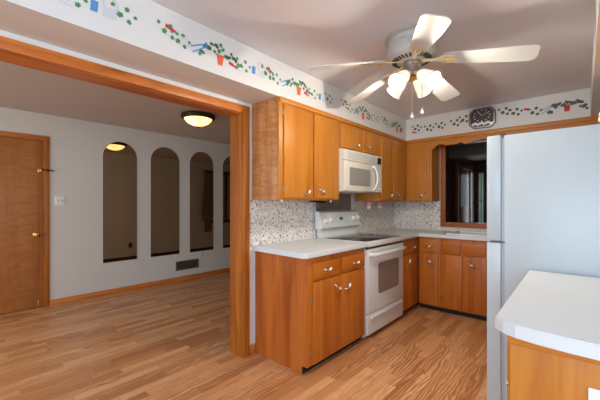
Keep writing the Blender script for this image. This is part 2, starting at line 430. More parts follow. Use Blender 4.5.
for b in (-.78, .235, 1.25, 2.03, 3.08, 3.93):
    sc_ = 1.0
    items += [('sprig', b-.28, 2.245), ('trowel', b-.33, 2.285), ('sprig', b-.36, 2.27), ('shears', b-.15, 2.255), ('pot', b, 2.225), ('trowel', b+.11, 2.215)]
    if b < 3.5: items += [('sprig', b+.19, 2.245)]
    if b < 3: items += [('can', b+.29, 2.25), ('sprig', b+.42, 2.26)]
    elif b < 3.5: items += [('sprig', b+.31, 2.25)]
items2 = []
for k_, u_, v_ in items:
    items2.append((k_, u_, v_))
stencil(mb, lambda u, v, e: (XU+.0008+e, u, v), items2)
struct('trim_soffit_left', mb, SM)
mb = MB(); mb.box(XU+.0005, .046, YU, YW, HS, HC)
it = [('sprig', -1.66, 2.265), ('trowel', -1.68, 2.21), ('sprig', -1.50, 2.24), ('sprig', -1.36, 2.25), ('sprig', -1.18, 2.255), ('sprig', -1.08, 2.285), ('sprig', -.67, 2.30), ('sprig', -.57, 2.275), ('trowel', -.45, 2.28), ('sprig', -.40, 2.25), ('shears', -.29, 2.26), ('pot', -.13, 2.225)]
stencil(mb, lambda u, v, e: (u, YU-.0008-e, v), it, True)
struct('trim_soffit_back', mb, SM)
struct('trim_soffit_right', bx(.0465, XR, 1.02, YW, HS, HC), 'soffit')
# cased opening: casing and jamb liners
mb = MB()
mb.box(XW, XW+.022, 1.69, 1.754, 0, 2.083, bev=.006); mb.box(XW, XW+.022, -1.66, 1.689, 2.019, 2.083, bev=.006, mi=1)
mb.box(XW-T-.004, XW+.0, 1.688, 1.71, 0, 2.04); mb.box(XW-T-.004, XW+.0, -1.6, 1.688, 2.017, 2.04, mi=1)
mb.box(XW-T-.024, XW-T-.004, 1.69, 1.754, 0, 2.083, bev=.006); mb.box(XW-T-.024, XW-T-.004, -1.66, 1.689, 2.019, 2.083, bev=.006, mi=1)
struct('trim_opening', mb, ['trim_z', 'trim_y'])
struct('baseboard_left', bx(XW, XW+.014, 1.756, 1.824, 0, .08, bev=.003), 'trim_y')
struct('baseboard_living', bx(XF, XF+.014, .961, 6.99, 0, .072, bev=.003), 'trim_y')
struct('baseboard_passage', bx(XW-T-.02, XW-T-.0045, 1.76, 6.99, 0, .08, bev=.003), 'dark_trim')
# wood crown strip under the soffits
mb = MB(); mb.box(XU, XU+.014, 1.80, YU, 2.078, HS, bev=.003); mb.box(XU+.0145, XR-.001, YU-.014, YU, 2.078, HS, bev=.003, mi=1)
struct('trim_crown', mb, ['wood_y', 'wood_x'])
# mosaic backsplashes
mb = MB(); mb.box(XW, XW+.008, 1.775, YW, .9145, 1.3055); mb.box(XW, XW+.0079, 2.618, 3.43, 1.3056, 1.40); mb.box(XW+.0085, wx0-.066, YW-.008, YW, .9145, 1.3055)
struct('trim_backsplash', mb, 'splash')
# vertical seam strip by the stove
# ------------------------------------------------------------------ living-room door
dr = bpy.data.objects.new('door_1', None); COL.objects.link(dr); dr.location = (XF, dy0, 0); dr['kind'] = 'structure'
bx(XF-.045, XF-.006, dy0+.004, dy1-.003, .008, dz-.004, bev=.002).build('door_slab', 'door', dr)
mb = MB(); mb.box(XF-.06, XF+.016, dy1-.002, dy1+.012, 0, dz, mi=0); mb.box(XF, XF+.016, dy1+.012, dy1+.062, 0, dz+.055, bev=.004)
mb.box(XF, XF+.016, dy0-.06, dy0, 0, dz+.055, bev=.004); mb.box(XF, XF+.0155, dy0, dy1+.012, dz, dz+.055, bev=.004, mi=1)
mb.build('door_casing', ['trim_z', 'trim_y'], dr)
mb = MB(); rot = Matrix.Translation((XF-.006, dy1-.068, .895)) @ Matrix.Rotation(R(90), 4, 'Y')
mb.lathe([(.0, 0), (.03, 0), (.03, .006), (.012, .01), (.011, .03), (.024, .038), (.029, .052), (.024, .064), (0, .07)], rot)
mb.build('door_knob', 'brass', dr)
mb = MB(); mb.box(XF-.006, XF+.004, dy1-.05, dy1-.01, 1.655, 1.71, bev=.002); mb.tube([(XF+.022, dy1-.01, 1.685), (XF+.03, dy1+.03, 1.69), (XF+.028, dy1+.105, 1.68)], .006, mi=1)
mb.box(XF+.0, XF+.03, dy1+.03, dy1+.06, 1.67, 1.70, bev=.003, mi=1)
mb.build('door_latch', ['brass', 'bronze'], dr)
bx(XF-.006, XF+.006, dy1-.05, dy1-.03, .01, .10, bev=.003).build('door_stop', 'brass', dr)
# pass-through window frame
wn = bpy.data.objects.new('window_1', None); COL.objects.link(wn); wn.location = (wx0, YW, wz0); wn['kind'] = 'structure'
def prof_rect(mb, x0, x1, z0, z1, w_, ya, yb, mi=0):
    mb.box(x0-w_, x0, ya, yb, z0-w_, z1+w_, bev=.005, mi=0); mb.box(x1, x1+w_, ya, yb, z0-w_, z1+w_, bev=.005, mi=0)
    mb.box(x0+.0005, x1-.0005, ya+.001, yb, z0-w_, z0, bev=.005, mi=1); mb.box(x0+.0005, x1-.0005, ya+.001, yb, z1, z1+w_, bev=.005, mi=1)
mb = MB(); prof_rect(mb, wx0, wx1, wz0, wz1, .064, YW-.024, YW, 0); 
mb.build('window_casing', ['trim_z', 'trim_x'], wn)
mb = MB(); mb.box(wx0-.009, wx0, YW, YW+.14, wz0, wz1); mb.box(wx1, wx1+.009, YW, YW+.14, wz0, wz1); mb.box(wx0-.009, wx1+.009, YW, YW+.14, wz0-.009, wz0); mb.box(wx0-.009, wx1+.009, YW, YW+.14, wz1, wz1+.009)
mb.build('window_jamb', 'dark_wood', wn)
# far room beyond the pass-through
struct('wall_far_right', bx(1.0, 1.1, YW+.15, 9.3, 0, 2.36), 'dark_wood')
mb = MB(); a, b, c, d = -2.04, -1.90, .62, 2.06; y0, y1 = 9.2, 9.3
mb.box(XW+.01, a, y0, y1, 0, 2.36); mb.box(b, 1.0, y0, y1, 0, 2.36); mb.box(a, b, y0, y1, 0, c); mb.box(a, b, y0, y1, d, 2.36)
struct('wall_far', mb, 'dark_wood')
struct('trim_beam', bx(XW+.012, .99, 6.4, 6.55, 2.14, 2.359), 'wall_hall')
w2 = bpy.data.objects.new('window_2', None); COL.objects.link(w2); w2.location = (a, y0, c); w2['kind'] = 'structure'
mb = MB()
for xx in (a, a+.055, b-.03): mb.box(xx+.001, xx+.03, y0+.02, y0+.06, c, d)
mb.box(a, b, y0+.021, y0+.059, 1.32, 1.36); mb.box(a, b, y0+.021, y0+.059, c, c+.03); mb.box(a, b, y0+.021, y0+.059, d-.03, d)
mb.build('window_frame', 'white', w2)
bx(a+.002, b-.002, y0+.07, y0+.074, c+.002, d-.002).build('window_pane', 'pane', w2)
g = bx(-9, 6, 14, 14.4, -1, 6).build('garden_hedge', 'garden'); tag(g, 'green garden hedge outside the far window', 'hedge')
fd = bpy.data.objects.new('door_2', None); COL.objects.link(fd); fd.location = (XW+.01, 7.6, 0); fd['kind'] = 'structure'
mb = MB(); X0 = XW+.0105
mb.box(X0, X0+.04, 7.62, 8.58, .01, 2.08, bev=.003); mb.box(X0+.04, X0+.046, 7.80, 8.30, 1.2, 1.93, mi=1)  # white panel stands in for daylight showing through the door glass
mb.box(X0, X0+.055, 7.55, 7.62, 0, 2.15, mi=2); mb.box(X0, X0+.055, 8.58, 8.65, 0, 2.15, mi=2); mb.box(X0, X0+.055, 7.62, 8.58, 2.08, 2.15, mi=2)
mb.build('door_slab', ['door', 'white', 'trim_z'], fd)
# living-room window (seen in the arched mirrors)
w3 = bpy.data.objects.new('window_3', None); COL.objects.link(w3); w3.location = (XW-T, 4.9, .8); w3['kind'] = 'structure'
mb = MB(); xa, xb = XW-T-.03, XW-T-.0045; a, b, c, d = 4.90, 6.25, .80, 2.10
mb.box(xa, xb, a-.07, a, c-.07, d+.07); mb.box(xa, xb, b, b+.07, c-.07, d+.07); mb.box(xa, xb, a, b, c-.07, c); mb.box(xa, xb, a, b, d, d+.07)
for yy in (5.28, 5.55, 5.85): mb.box(xa+.01, xb+.03, yy, yy+.045, c, d)
mb.build('window_frame', 'dark_trim', w3)
bx(XW-T+.06, XW-T+.065, a+.002, b-.002, c+.002, d-.002).build('window_pane', 'pane', w3)
mb = MB(); pts = []
for i in range(40): pts.append((a+(b-a)*i/39, .012*math.sin(i*1.9)))
for (ya, xa_), (yb, xb_) in zip(pts, pts[1:]):
    mb.ngon([(XW-T+.09+xa_, ya, c), (XW-T+.09+xb_, yb, c), (XW-T+.09+xb_, yb, d), (XW-T+.09+xa_, ya, d)])
cu = mb.build('sheer_curtain', 'curtain', None, (XW-T+.09, a, c), 80); tag(cu, 'cream sheer curtain in the living room window seen in the mirrors', 'curtain')
mb = MB(); 
for i in range(9):
    y_ = 4.74+.045*i; bot = (.95, .80, .52, .50, .50, .51, .53, .9, 1.3)[i]
    mb.tube([(XW-T-.07, y_+.12, 2.12), (XW-T-.08, y_+.05, 1.7), (XW-T-.085, y_, 1.25), (XW-T-.07, y_-.01, bot)], [.03, .03, .028, .034], n=8)
mb.tube([(XW-T-.07, 4.78, 2.14), (XW-T-.07, 6.35, 2.14)], .016, mi=1)
cu = mb.build('drape', ['drape', 'dark_trim'], None, (XW-T-.07, 4.8, .6), 80); tag(cu, 'swagged brown drape on a dark rod beside the living room window', 'curtain')

# ------------------------------------------------------------------ arched mirrors
for i, (ya, yb, zt) in enumerate(((1.562, 2.008, 2.155), (2.219, 2.677, 2.165), (2.874, 3.324, 2.17), (3.538, 3.99, 2.172))):
    nm = ('nearest the wooden door, reflecting the lit ceiling lamp', 'second from the wooden door, plain brown reflection', 'third from the wooden door, above the small wall outlet, reflecting a drape', 'partly hidden behind the opening casing')[i]
    t = thing('arched_mirror', 'tall arched mirror '+nm, 'mirror', (XF, (ya+yb)/2, .45), 'row of arched mirrors on the far living room wall')
    r = (yb-ya)/2; cy = (ya+yb)/2; zc = zt-r*1.0
    def arc(e, z0): return [(ya-e, z0), (yb+e, z0)]+[(cy+(r+e)*math.cos(R(q)), zc+(r+e)*math.sin(R(q))) for q in range(0, 181, 9)]
    MB().prism(arc(0, .452), 'x', XF+.001, XF+.008).build('mirror_glass', 'mirror', t)
    # thin bevelled plaster lip round the glass
    o_, i_ = arc(.003, .449), arc(0, .452); mb = MB(); b = bmesh.new()
    vo = [b.verts.new((XF+.001, *p)) for p in o_]; vi = [b.verts.new((XF+.0085, *p)) for p in i_]; n = len(o_)
    for q in range(n): b.faces.new((vo[q], vo[(q+1) % n], vi[(q+1) % n], vi[q]))
    bmesh.ops.recalc_face_normals(b, faces=b.faces[:]); mb.join(b)
    mb.build('mirror_edge', 'bronze', t)

# wall plates, register
def plate(name, label, cat, x, y, z, w_=.07, h=.115, mat='plate', face='x', kind='switch', sgn=1):
    mb = MB()
    if face == 'x':
        a_, b_ = sorted((x, x+.006*sgn)); mb.box(a_, b_, y-w_/2, y+w_/2, z-h/2, z+h/2, bev=.002)
    else: mb.box(x-w_/2, x+w_/2, y-.006, y, z-h/2, z+h/2, bev=.0028)
    t = thing(name, label, cat, (x, y, z-h/2))
    mb.build('cover_plate', mat, t); mb = MB()
    if face == 'x':
        if kind == 'switch':
            for dy in ((-.023, .023) if w_ > .1 else (0,)): MB().box(x+.006, x+.016, y+dy-.005, y+dy+.005, z-.012, z+.012, bev=.001).build('toggle', 'gasket', t)
        else:
            a_, b_ = sorted((x+.006*sgn, x+.008*sgn))
            for dz_ in (-.02, .02): mb.box(a_, b_, y-.014, y+.014, z+dz_-.013, z+dz_+.013)
            mb.build('socket', 'plate_d' if mat == 'plate_d' else 'gasket', t)
    else:
        for dz_ in (-.02, .02): mb.box(x-.015, x+.015, y-.008, y-.006, z+dz_-.013, z+dz_+.013, bev=.001)
        mb.build('socket', 'offwhite', t)
    return t
plate('light_switch', 'white double light switch plate beside the flush wooden door', 'light switch', XF, 1.07, 1.308, .115, .115)
plate('wall_outlet', 'small pale outlet under the third arched mirror', 'outlet', XF, 3.09, .385, .07, .11, 'wall_living', kind='outlet')
plate('wall_outlet', 'brown outlet seen reflected low in the arched mirror nearest the door', 'outlet', XW-T-.0045, 2.96, .33, .07, .115, 'plate_d', kind='outlet', sgn=-1)
vt = thing('wall_register', 'brown metal louvred heating register low on the far living room wall', 'vent', (XF, 2.82, .17))
mb = MB(); mb.box(XF+.001, XF+.012, 2.62, 3.03, .175, .195); mb.box(XF+.001, XF+.012, 2.62, 3.03, .30, .325); mb.box(XF+.001, XF+.012, 2.62, 2.65, .195, .30); mb.box(XF+.001, XF+.012, 3.0, 3.03, .195, .30)
mb.build('register_frame', 'vent', vt)
mb = MB()
for i in range(6): mb.box(XF+.003, XF+.010, 2.651, 2.999, .203+i*.016, .211+i*.016)
mb.box(XF+.0005, XF+.002, 2.65, 3.0, .195, .30, mi=1)
mb.build('louvre', ['vent', 'darkgap'], vt)

# living-room ceiling lamp
cl = thing('ceiling_light', 'lit alabaster bowl ceiling light with dark bronze rim in the living room', 'ceiling light', (-3.60, 2.18, 2.378))
mt = Matrix.Translation((-3.60, 2.18, 2.378))
MB().lathe([(0, -.001), (.17, -.001), (.2, -.012), (.205, -.03), (.2, -.05), (.172, -.062), (.172, -.03), (0, -.02)], mt).build('rim', 'bronze', cl)
MB().lathe([(.168, -.035), (.16, -.07), (.128, -.105), (.08, -.128), (.03, -.14), (0, -.142)], mt).build('glass_bowl', 'alabaster', cl)
MB().lathe([(0, -.145), (.012, -.148), (.014, -.158), (.006, -.168), (0, -.17)], mt).build('finial', 'bronze', cl)

# ------------------------------------------------------------------ cabinets
def pull(parent, c, face, ang, L=.1, sgn=1):
    """chrome pull with white ceramic grip; face 'x' -> sticks out +x; 'y' -> sticks out -y; ang tilt in the face plane"""
    c = Vector(c)
    ca, sa = math.cos(R(ang)), math.sin(R(ang))
    if face == 'x': n, a = Vector((1, 0, 0)), Vector((0, ca, sa))
    elif face == 'xn': n, a = Vector((-1, 0, 0)), Vector((0, ca, sa))
    else: n, a = Vector((0, -1, 0)), Vector((ca, 0, sa))
    p = n.cross(a)
    mb = MB(); pts = []; rs = []
    for i in range(17):
        t = i/8-1
        pts.append(c+a*t*L/2+n*(.026*(1-t*t)**.8)+p*.007*math.sin(t*math.pi)); rs.append(.0045*(1-abs(t))**.5+.0035+(.0025 if abs(t) > .8 else 0))
    mb.tube(pts, rs, n=10)
    for t in (-1, 1): mb.tube([c+a*t*L*.5, c+a*t*L*.5+n*.004], .009, n=10)
    h = mb.build('handle', 'chrome', parent, tuple(c))
    mb = MB(); mb.tube(pts[6:11], [r+.0018 if 0 < j < 4 else r+.0006 for j, r in enumerate(rs[6:11])], n=12)
    mb.build('ceramic_grip', 'ceramic', h)
    return h
def hinge(parent, c, face):
    x, y, z = c; mb = MB()
    if face == 'x': mb.box(x, x+.004, y-.008, y+.003, z-.02, z+.02, bev=.001); mb.tube([(x+.006, y, z-.024), (x+.006, y, z+.024)], .004, n=8)
    else: mb.box(x-.008, x+.003, y-.004, y, z-.02, z+.02, bev=.001); mb.tube([(x, y-.006, z-.024), (x, y-.006, z+.024)], .004, n=8)
    return mb.build('hinge', 'nickel', parent)
DT = .017
def slab(name, parent, face, a0, a1, z0, z1, mat, plane):
    mb = MB()
    if face == 'x': mb.box(plane+.0005, plane+DT, a0, a1, z0, z1, bev=.0035)
    elif face == 'xn': mb.box(plane-DT, plane-.0005, a0, a1, z0, z1, bev=.0035)
    else: mb.box(a0, a1, plane-DT, plane-.0005, z0, z1, bev=.0035)
    return mb.build(name, mat, parent)

# upper cabinets on the stove wall
def body(parent, x0, x1, y0, y1, z0, z1, mat, name='body'): return bx(x0, x1, y0, y1, z0, z1, bev=.0015).build(name, mat, parent)
ZU = 2.077
u1 = thing('upper_cabinet', 'two-door honey wood wall cabinet with figured end panel, left of the microwave', 'cabinet', (XW, 1.80, 1.306))
body(u1, XW+.001, XU, 1.80, 2.615, 1.306, HS-.001, 'wood_z')
bx(XW+.001, XU-.02, 1.795, 1.80, 1.306, HS-.001, bev=.001).build('end_panel', 'wood_panel', u1)
d1 = slab('door', u1, 'x', 1.842, 2.205, 1.322, 2.066, 'wood_z', XU); d2 = slab('door', u1, 'x', 2.222, 2.60, 1.322, 2.066, 'wood_z', XU)
pull(d1, (XU+DT, 2.123, 1.375), 'x', 35); pull(d2, (XU+DT, 2.319, 1.384), 'x', -32)
hinge(d1, (XU+.003, 1.836, 2.0), 'x'); hinge(d1, (XU+.003, 1.836, 1.39), 'x'); hinge(d2, (XU+.003, 2.605, 2.0), 'x'); hinge(d2, (XU+.003, 2.605, 1.39), 'x')
for yy in (1.86, 2.53):
    mb = MB(); mb.tube([(XU-.03, yy, 1.306), (XU-.03, yy, 1.288)], .009, n=10); mb.build('bumper', 'ceramic', u1)
u2 = thing('upper_cabinet', 'short two-door wall cabinet directly above the microwave', 'cabinet', (XW, 2.617, 1.815))
body(u2, XW+.001, XU, 2.617, 3.432, 1.815, HS-.001, 'wood_z')
d1 = slab('door', u2, 'x', 2.64, 3.02, 1.83, 2.066, 'wood_z', XU); d2 = slab('door', u2, 'x', 3.04, 3.41, 1.83, 2.066, 'wood_z', XU)
pull(d1, (XU+DT, 2.93, 1.878), 'x', 30, .085); pull(d2, (XU+DT, 3.145, 1.884), 'x', -35, .085)
for z in (1.88, 2.01): hinge(d1, (XU+.003, 2.634, z), 'x'); hinge(d2, (XU+.003, 3.416, z), 'x')
u3 = thing('upper_cabinet', 'two-door wall cabinet between the microwave and the room corner', 'cabinet', (XW, 3.434, 1.306))
body(u3, XW+.001, XU, 3.434, YW-.012, 1.306, HS-.001, 'wood_z')
d1 = slab('door', u3, 'x', 3.485, 3.775, 1.322, 2.066, 'wood_z', XU); d2 = slab('door', u3, 'x', 3.79, 4.15, 1.322, 2.066, 'wood_z', XU)
pull(d1, (XU+DT, 3.70, 1.373), 'x', 30); pull(d2, (XU+DT, 3.90, 1.383), 'x', -35)
u4 = thing('upper_cabinet', 'single-door wall cabinet on the back wall, left of the pass-through window', 'cabinet', (XU, YW, 1.306))
body(u4, XU+.001, -1.462, YU, YW-.009, 1.306, HS-.001, 'wood_z')
d1 = slab('door', u4, 'y', -1.775, -1.49, 1.322, 2.066, 'wood_z', YU)
pull(d1, (-1.57, YU-DT, 1.382), 'y', 35)
# scalloped valance over the pass-through
pts = [(-1.4615, ZU), (-1.4615, 1.965)]
prof = [(-1.44, 1.966), (-1.42, 1.985), (-1.40, 2.008), (-1.37, 2.018), (-1.33, 2.016), (-1.30, 2.003), (-1.275, 1.992), (-1.25, 2.0), (-1.19, 1.998), (-1.16, 2.001), (-1.14, 2.012), (-1.125, 2.022), (-1.108, 2.01), (-1.09, 1.996), (-1.07, 1.988), (-1.04, 1.994), (-1.0, 2.005), (-.9, 2.022), (-.78, 2.024)]
pts += prof + [(-1.56-x_, z_) for x_, z_ in prof[::-1]]
pts += [(-.0985, 1.965), (-.08, 1.99), (XR-.001, 1.99), (XR-.001, ZU)]
v = MB().prism(pts, 'y', YU, YU+.02).build('window_valance', 'wood_x', None, (-1.46, YU, 1.965)); tag(v, 'scalloped wooden valance board spanning above the pass-through window', 'valance')
# wall cabinet over the fridge
u5 = thing('upper_cabinet', 'wall cabinet above the refrigerator, seen edge-on at the right border', 'cabinet', (XR, 1.95, 1.697))
body(u5, .10, XR-.001, 1.95, 2.9, 1.697, HS-.001, 'wood_z')
d1 = slab('door', u5, 'xn', 1.97, 2.41, 1.71, 2.09, 'wood_z', .10); d2 = slab('door', u5, 'xn', 2.43, 2.88, 1.71, 2.09, 'wood_z', .10)
mb = MB(); mb.lathe([(0, .03), (.014, .028), (.018, .018), (.012, .006), (.006, 0), (0, 0)], Matrix.Translation((.088, 2.36, 1.75)) @ Matrix.Rotation(R(-90), 4, 'Y')); mb.build('knob', 'ceramic', d1)
mb = MB(); mb.lathe([(0, .03), (.014, .028), (.018, .018), (.012, .006), (.006, 0), (0, 0)], Matrix.Translation((.088, 2.48, 1.75)) @ Matrix.Rotation(R(-90), 4, 'Y')); mb.build('knob', 'ceramic', d2)

# base cabinets
ZB0, ZB1 = .060, .872
b1 = thing('base_cabinet', 'two-drawer two-door base cabinet with wood end panel, left of the stove', 'cabinet', (XW, 1.826, 0))
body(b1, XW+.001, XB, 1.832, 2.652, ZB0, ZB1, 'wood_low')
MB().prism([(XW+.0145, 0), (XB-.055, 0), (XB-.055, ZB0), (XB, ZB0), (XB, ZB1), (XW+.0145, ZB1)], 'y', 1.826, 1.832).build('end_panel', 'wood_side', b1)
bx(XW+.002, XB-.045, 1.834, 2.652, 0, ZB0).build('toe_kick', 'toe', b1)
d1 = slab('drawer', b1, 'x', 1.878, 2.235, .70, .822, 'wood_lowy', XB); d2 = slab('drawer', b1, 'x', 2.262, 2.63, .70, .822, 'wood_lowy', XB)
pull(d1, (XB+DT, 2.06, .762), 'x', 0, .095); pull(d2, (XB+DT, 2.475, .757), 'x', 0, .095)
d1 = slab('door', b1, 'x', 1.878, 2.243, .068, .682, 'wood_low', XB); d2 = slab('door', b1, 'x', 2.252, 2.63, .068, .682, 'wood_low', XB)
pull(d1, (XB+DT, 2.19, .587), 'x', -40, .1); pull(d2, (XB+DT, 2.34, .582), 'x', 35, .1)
hinge(d1, (XB+.003, 1.87, .55), 'x'); hinge(d1, (XB+.003, 1.87, .16), 'x')
b2 = thing('base_cabinet', 'narrow one-drawer base cabinet between the stove and the inner corner', 'cabinet', (XW, 3.452, 0))
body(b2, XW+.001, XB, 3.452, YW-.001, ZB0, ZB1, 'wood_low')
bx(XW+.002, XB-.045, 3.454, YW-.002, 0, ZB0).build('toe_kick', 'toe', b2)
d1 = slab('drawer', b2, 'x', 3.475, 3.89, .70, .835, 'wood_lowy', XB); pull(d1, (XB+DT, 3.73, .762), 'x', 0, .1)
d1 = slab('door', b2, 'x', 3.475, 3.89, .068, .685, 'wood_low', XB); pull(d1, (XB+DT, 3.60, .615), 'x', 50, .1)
b3 = thing('base_cabinet', 'one-drawer one-door base cabinet on the back wall next to the inner corner', 'cabinet', (XB, YW, 0))
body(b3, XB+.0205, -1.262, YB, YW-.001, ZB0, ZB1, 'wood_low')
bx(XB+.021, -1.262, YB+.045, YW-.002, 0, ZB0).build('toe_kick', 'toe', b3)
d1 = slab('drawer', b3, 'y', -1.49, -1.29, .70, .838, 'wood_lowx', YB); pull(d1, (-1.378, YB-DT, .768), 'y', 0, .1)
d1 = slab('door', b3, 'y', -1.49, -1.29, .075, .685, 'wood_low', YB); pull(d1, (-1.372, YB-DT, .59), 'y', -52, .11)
hinge(d1, (-1.497, YB-.0015, .56), 'y'); hinge(d1, (-1.497, YB-.0015, .17), 'y')
b4 = thing('base_cabinet', 'sink base cabinet with false drawer fronts below the pass-through window', 'cabinet', (-1.26, YW, 0))
body(b4, -1.26, -.35, YB, YW-.001, ZB0, .76, 'wood_low')
bx(-1.26, -.35, YB, YB+.02, .76, ZB1, bev=.001).build('face_rail', 'wood_low', b4)
bx(-1.26, -.35, YB+.045, YW-.002, 0, ZB0).build('toe_kick', 'toe', b4)
for a_, b_ in ((-1.238, -1.042), (-1.026, -.79), (-.77, -.40)): slab('false_drawer_front', b4, 'y', a_, b_, .70, .838, 'wood_lowx', YB)
d1 = slab('door', b4, 'y', -1.238, -1.028, .075, .685, 'wood_low', YB); d2 = slab('door', b4, 'y', -1.018, -.79, .075, .685, 'wood_low', YB)
slab('door', b4, 'y', -.77, -.40, .075, .685, 'wood_low', YB)
pull(d2, (-.925, YB-DT, .598), 'y', -45, .12)
hinge(d1, (-1.246, YB-.0015, .56), 'y'); hinge(d1, (-1.246, YB-.0015, .17), 'y')

# countertops
CZ0, CZ1 = .874, .914
mb = MB(); xf = XB+.038
mb.prism([(XW+.001, 1.80), (xf-.06, 1.765), (xf-.022, 1.772), (xf-.004, 1.795), (xf, 1.83), (xf, 2.655), (XW+.001, 2.655)], 'z', CZ0, CZ1, bev=.006)
c1 = mb.build('countertop', 'counter', None, (XW, 1.8, CZ0), 12); tag(c1, 'white laminate countertop with rounded front corner, left of the stove', 'countertop')
mb = MB(); yf = YB-.034; sx0, sx1 = -1.22, -.5
mb.prism([(XW+.001, 3.452), (xf, 3.452), (xf, yf-.02), (xf+.02, yf), (sx0, yf), (sx0, YW-.001), (XW+.001, YW-.001)], 'z', CZ0, CZ1, bev=.006)
mb.box(sx0-.0005, sx1, yf, yf+.075, CZ0, CZ1, bev=.004); mb.box(sx0-.0005, sx1, YW-.09, YW-.001, CZ0, CZ1, bev=.004); mb.box(sx1, -.35, yf, YW-.001, CZ0, CZ1, bev=.004)
c2 = mb.build('countertop', 'counter', None, (XW, 3.5, CZ0), 12); tag(c2, 'white laminate L-shaped countertop wrapping the back corner under the pass-through window', 'countertop')
sk = thing('kitchen_sink', 'white enamel sink set in the back countertop below the pass-through window', 'sink', (-.86, 4.17, .9145))
mb = MB(); a, b, c, d = sx0+.003, sx1-.003, yf+.078, YW-.093
for q in ((a, a+.03, c, d), (b-.03, b, c, d), (a+.03, b-.03, c, c+.03), (a+.03, b-.03, d-.03, d)): mb.box(*q, .80 if False else .905, .928, bev=.004)
mb.build('rim', 'sink', sk)
mb = MB()
mb.box(a+.03, a+.035, c+.03, d-.03, .78, .905); mb.box(b-.035, b-.03, c+.03, d-.03, .78, .905); mb.box(a+.03, b-.03, c+.03, c+.035, .78, .905); mb.box(a+.03, b-.03, d-.035, d-.03, .78, .905); mb.box(a+.03, b-.03, c+.03, d-.03, .775, .78)
mb.build('basin', 'sink', sk)

# ------------------------------------------------------------------ stove
Y0, Y1 = 2.66, 3.445
st = thing('kitchen_range', 'white electric range with black glass cooktop and grey oven window', 'stove', ((XW+XB)/2, (Y0+Y1)/2, 0))
mb = MB(); mb.box(XW+.022, XB, Y0, Y1, .03, .868, bev=.003)
for yy in (Y0+.05, Y1-.05):
    for xx in (XW+.08, XB-.05): mb.tube([(xx, yy, 0), (xx, yy, .03)], .015, n=8)
mb.build('body', 'white', st)
bx(XW+.022, XB+.04, Y0-.001, Y1+.001, .8695, .916, bev=.006).build('cooktop_frame', 'white', st)
bx(-1.985, -1.53, Y0+.025, Y1-.02, .9165, .921, bev=.001).build('cooktop_glass', 'glass_black', st)
for xx, yy, rr in ((-1.86, 2.86, .075), (-1.66, 2.88, .1), (-1.86, 3.27, .09), (-1.66, 3.27, .075)):
    MB().lathe([(rr-.002, 0), (rr-.002, .0006), (rr+.001, .0006), (rr+.001, 0)], Matrix.Translation((xx, yy, .9212)), n=36).build('burner_ring', 'hingegrey', st)
# backguard: lower riser and leaning console
mb = MB(); mb.prism([(XW+.022, .917), (XW+.075, .917), (XW+.070, 1.01), (XW+.022, 1.01)], 'y', Y0+.0, Y1-.075, bev=.002); mb.build('backguard', 'white', st)
mb = MB(); mb.prism([(XW+.022, 1.011), (XW+.085, 1.004), (XW+.115, 1.02), (XW+.085, 1.178), (XW+.06, 1.192), (XW+.022, 1.192)], 'y', Y0-.035, Y1-.055, bev=.004); con = mb.build('control_console', 'white', st)
kn = math.atan2(.03, .158)
def cp(y_, z_, out=0.):  # on console face
    t = (z_-1.02)/(.158); return Vector((XW+.115-.03*t+out, y_, z_))
for y_, z_ in ((2.705, 1.092), (2.80, 1.095), (3.25, 1.105), (3.34, 1.108)):
    mb = MB(); mt = Matrix.Translation(cp(y_, z_, .0005)) @ Matrix.Rotation(R(90)-kn, 4, 'Y')
    mb.lathe([(.0, 0), (.03, 0), (.03, .006), (.022, .01), (.02, .026), (0, .027)], mt, n=20); mb.box(-.004, .004, -.02, .02, .024, .032, bev=.001, mat=mt)
    mb.build('knob', 'ceramic', con)
mt = Matrix.Translation(cp(2.995, 1.11, .001)) @ Matrix.Rotation(-kn, 4, 'Y')
mb = MB(); mb.box(0, .0025, -.035, .035, -.018, .018, mat=mt); mb.build('clock_display', 'green', con)
for dy in (-.12, -.09, .08, .11):
    for dz_ in (-.04, -.015, .012): MB().box(0, .002, dy-.008, dy+.008, dz_-.004, dz_+.004, mat=mt).build('console_button', 'gasket', con)
for dy in (-.05, 0, .05): MB().box(0, .002, dy-.01, dy+.01, -.045, -.037, mat=mt).build('console_button', 'gasket', con)
bx(XB+.0005, XB+.022, Y0+.006, Y1-.006, .846, .869).build('gap_shade', 'darkgap', st)  # dark strip standing in for the shade between cooktop and oven door
mb = MB(); mb.box(XB+.0005, XB+.032, Y0+.008, Y1-.008, .245, .845, bev=.006); dor = mb.build('oven_door', 'white', st)
mb = MB(); mb.box(0, .004, 0, .42, 0, .30, bev=.0018); 
def rrect(cy, cz, w_, h, r_, n=6):
    out = []
    for (sx, sz, a0) in ((1, 1, 0), (-1, 1, 90), (-1, -1, 180), (1, -1, 270)):
        for i in range(n+1):
            t = R(a0+90*i/n); out.append((cy+sx*(w_/2-r_)+r_*math.cos(t), cz+sz*(h/2-r_)+r_*math.sin(t)))
    return out
mb = MB(); mb.prism(rrect(3.09, .548, .46, .30, .035), 'x', XB+.0325, XB+.0345); mb.build('oven_window', 'glass_oven', dor)
mb = MB(); mb.box(XB+.034, XB+.04, Y0+.06, Y1-.06, .778, .785, mi=0)
for i in range(12): mb.box(XB+.0325, XB+.0335, Y0+.08+i*.056, Y0+.12+i*.056, .812, .818, mi=0)
mb.build('vent_slot', 'gasket', dor)
mb = MB(); hy0, hy1 = Y0+.03, Y1-.03
mb.tube([(XB+.03, hy0, .795), (XB+.062, hy0+.02, .795), (XB+.078, hy0+.09, .795), (XB+.085, (hy0+hy1)/2, .795), (XB+.078, hy1-.09, .795), (XB+.062, hy1-.02, .795), (XB+.03, hy1, .795)], [.018, .021, .02, .02, .02, .021, .018], n=12)
mb.build('handle', 'white', dor)
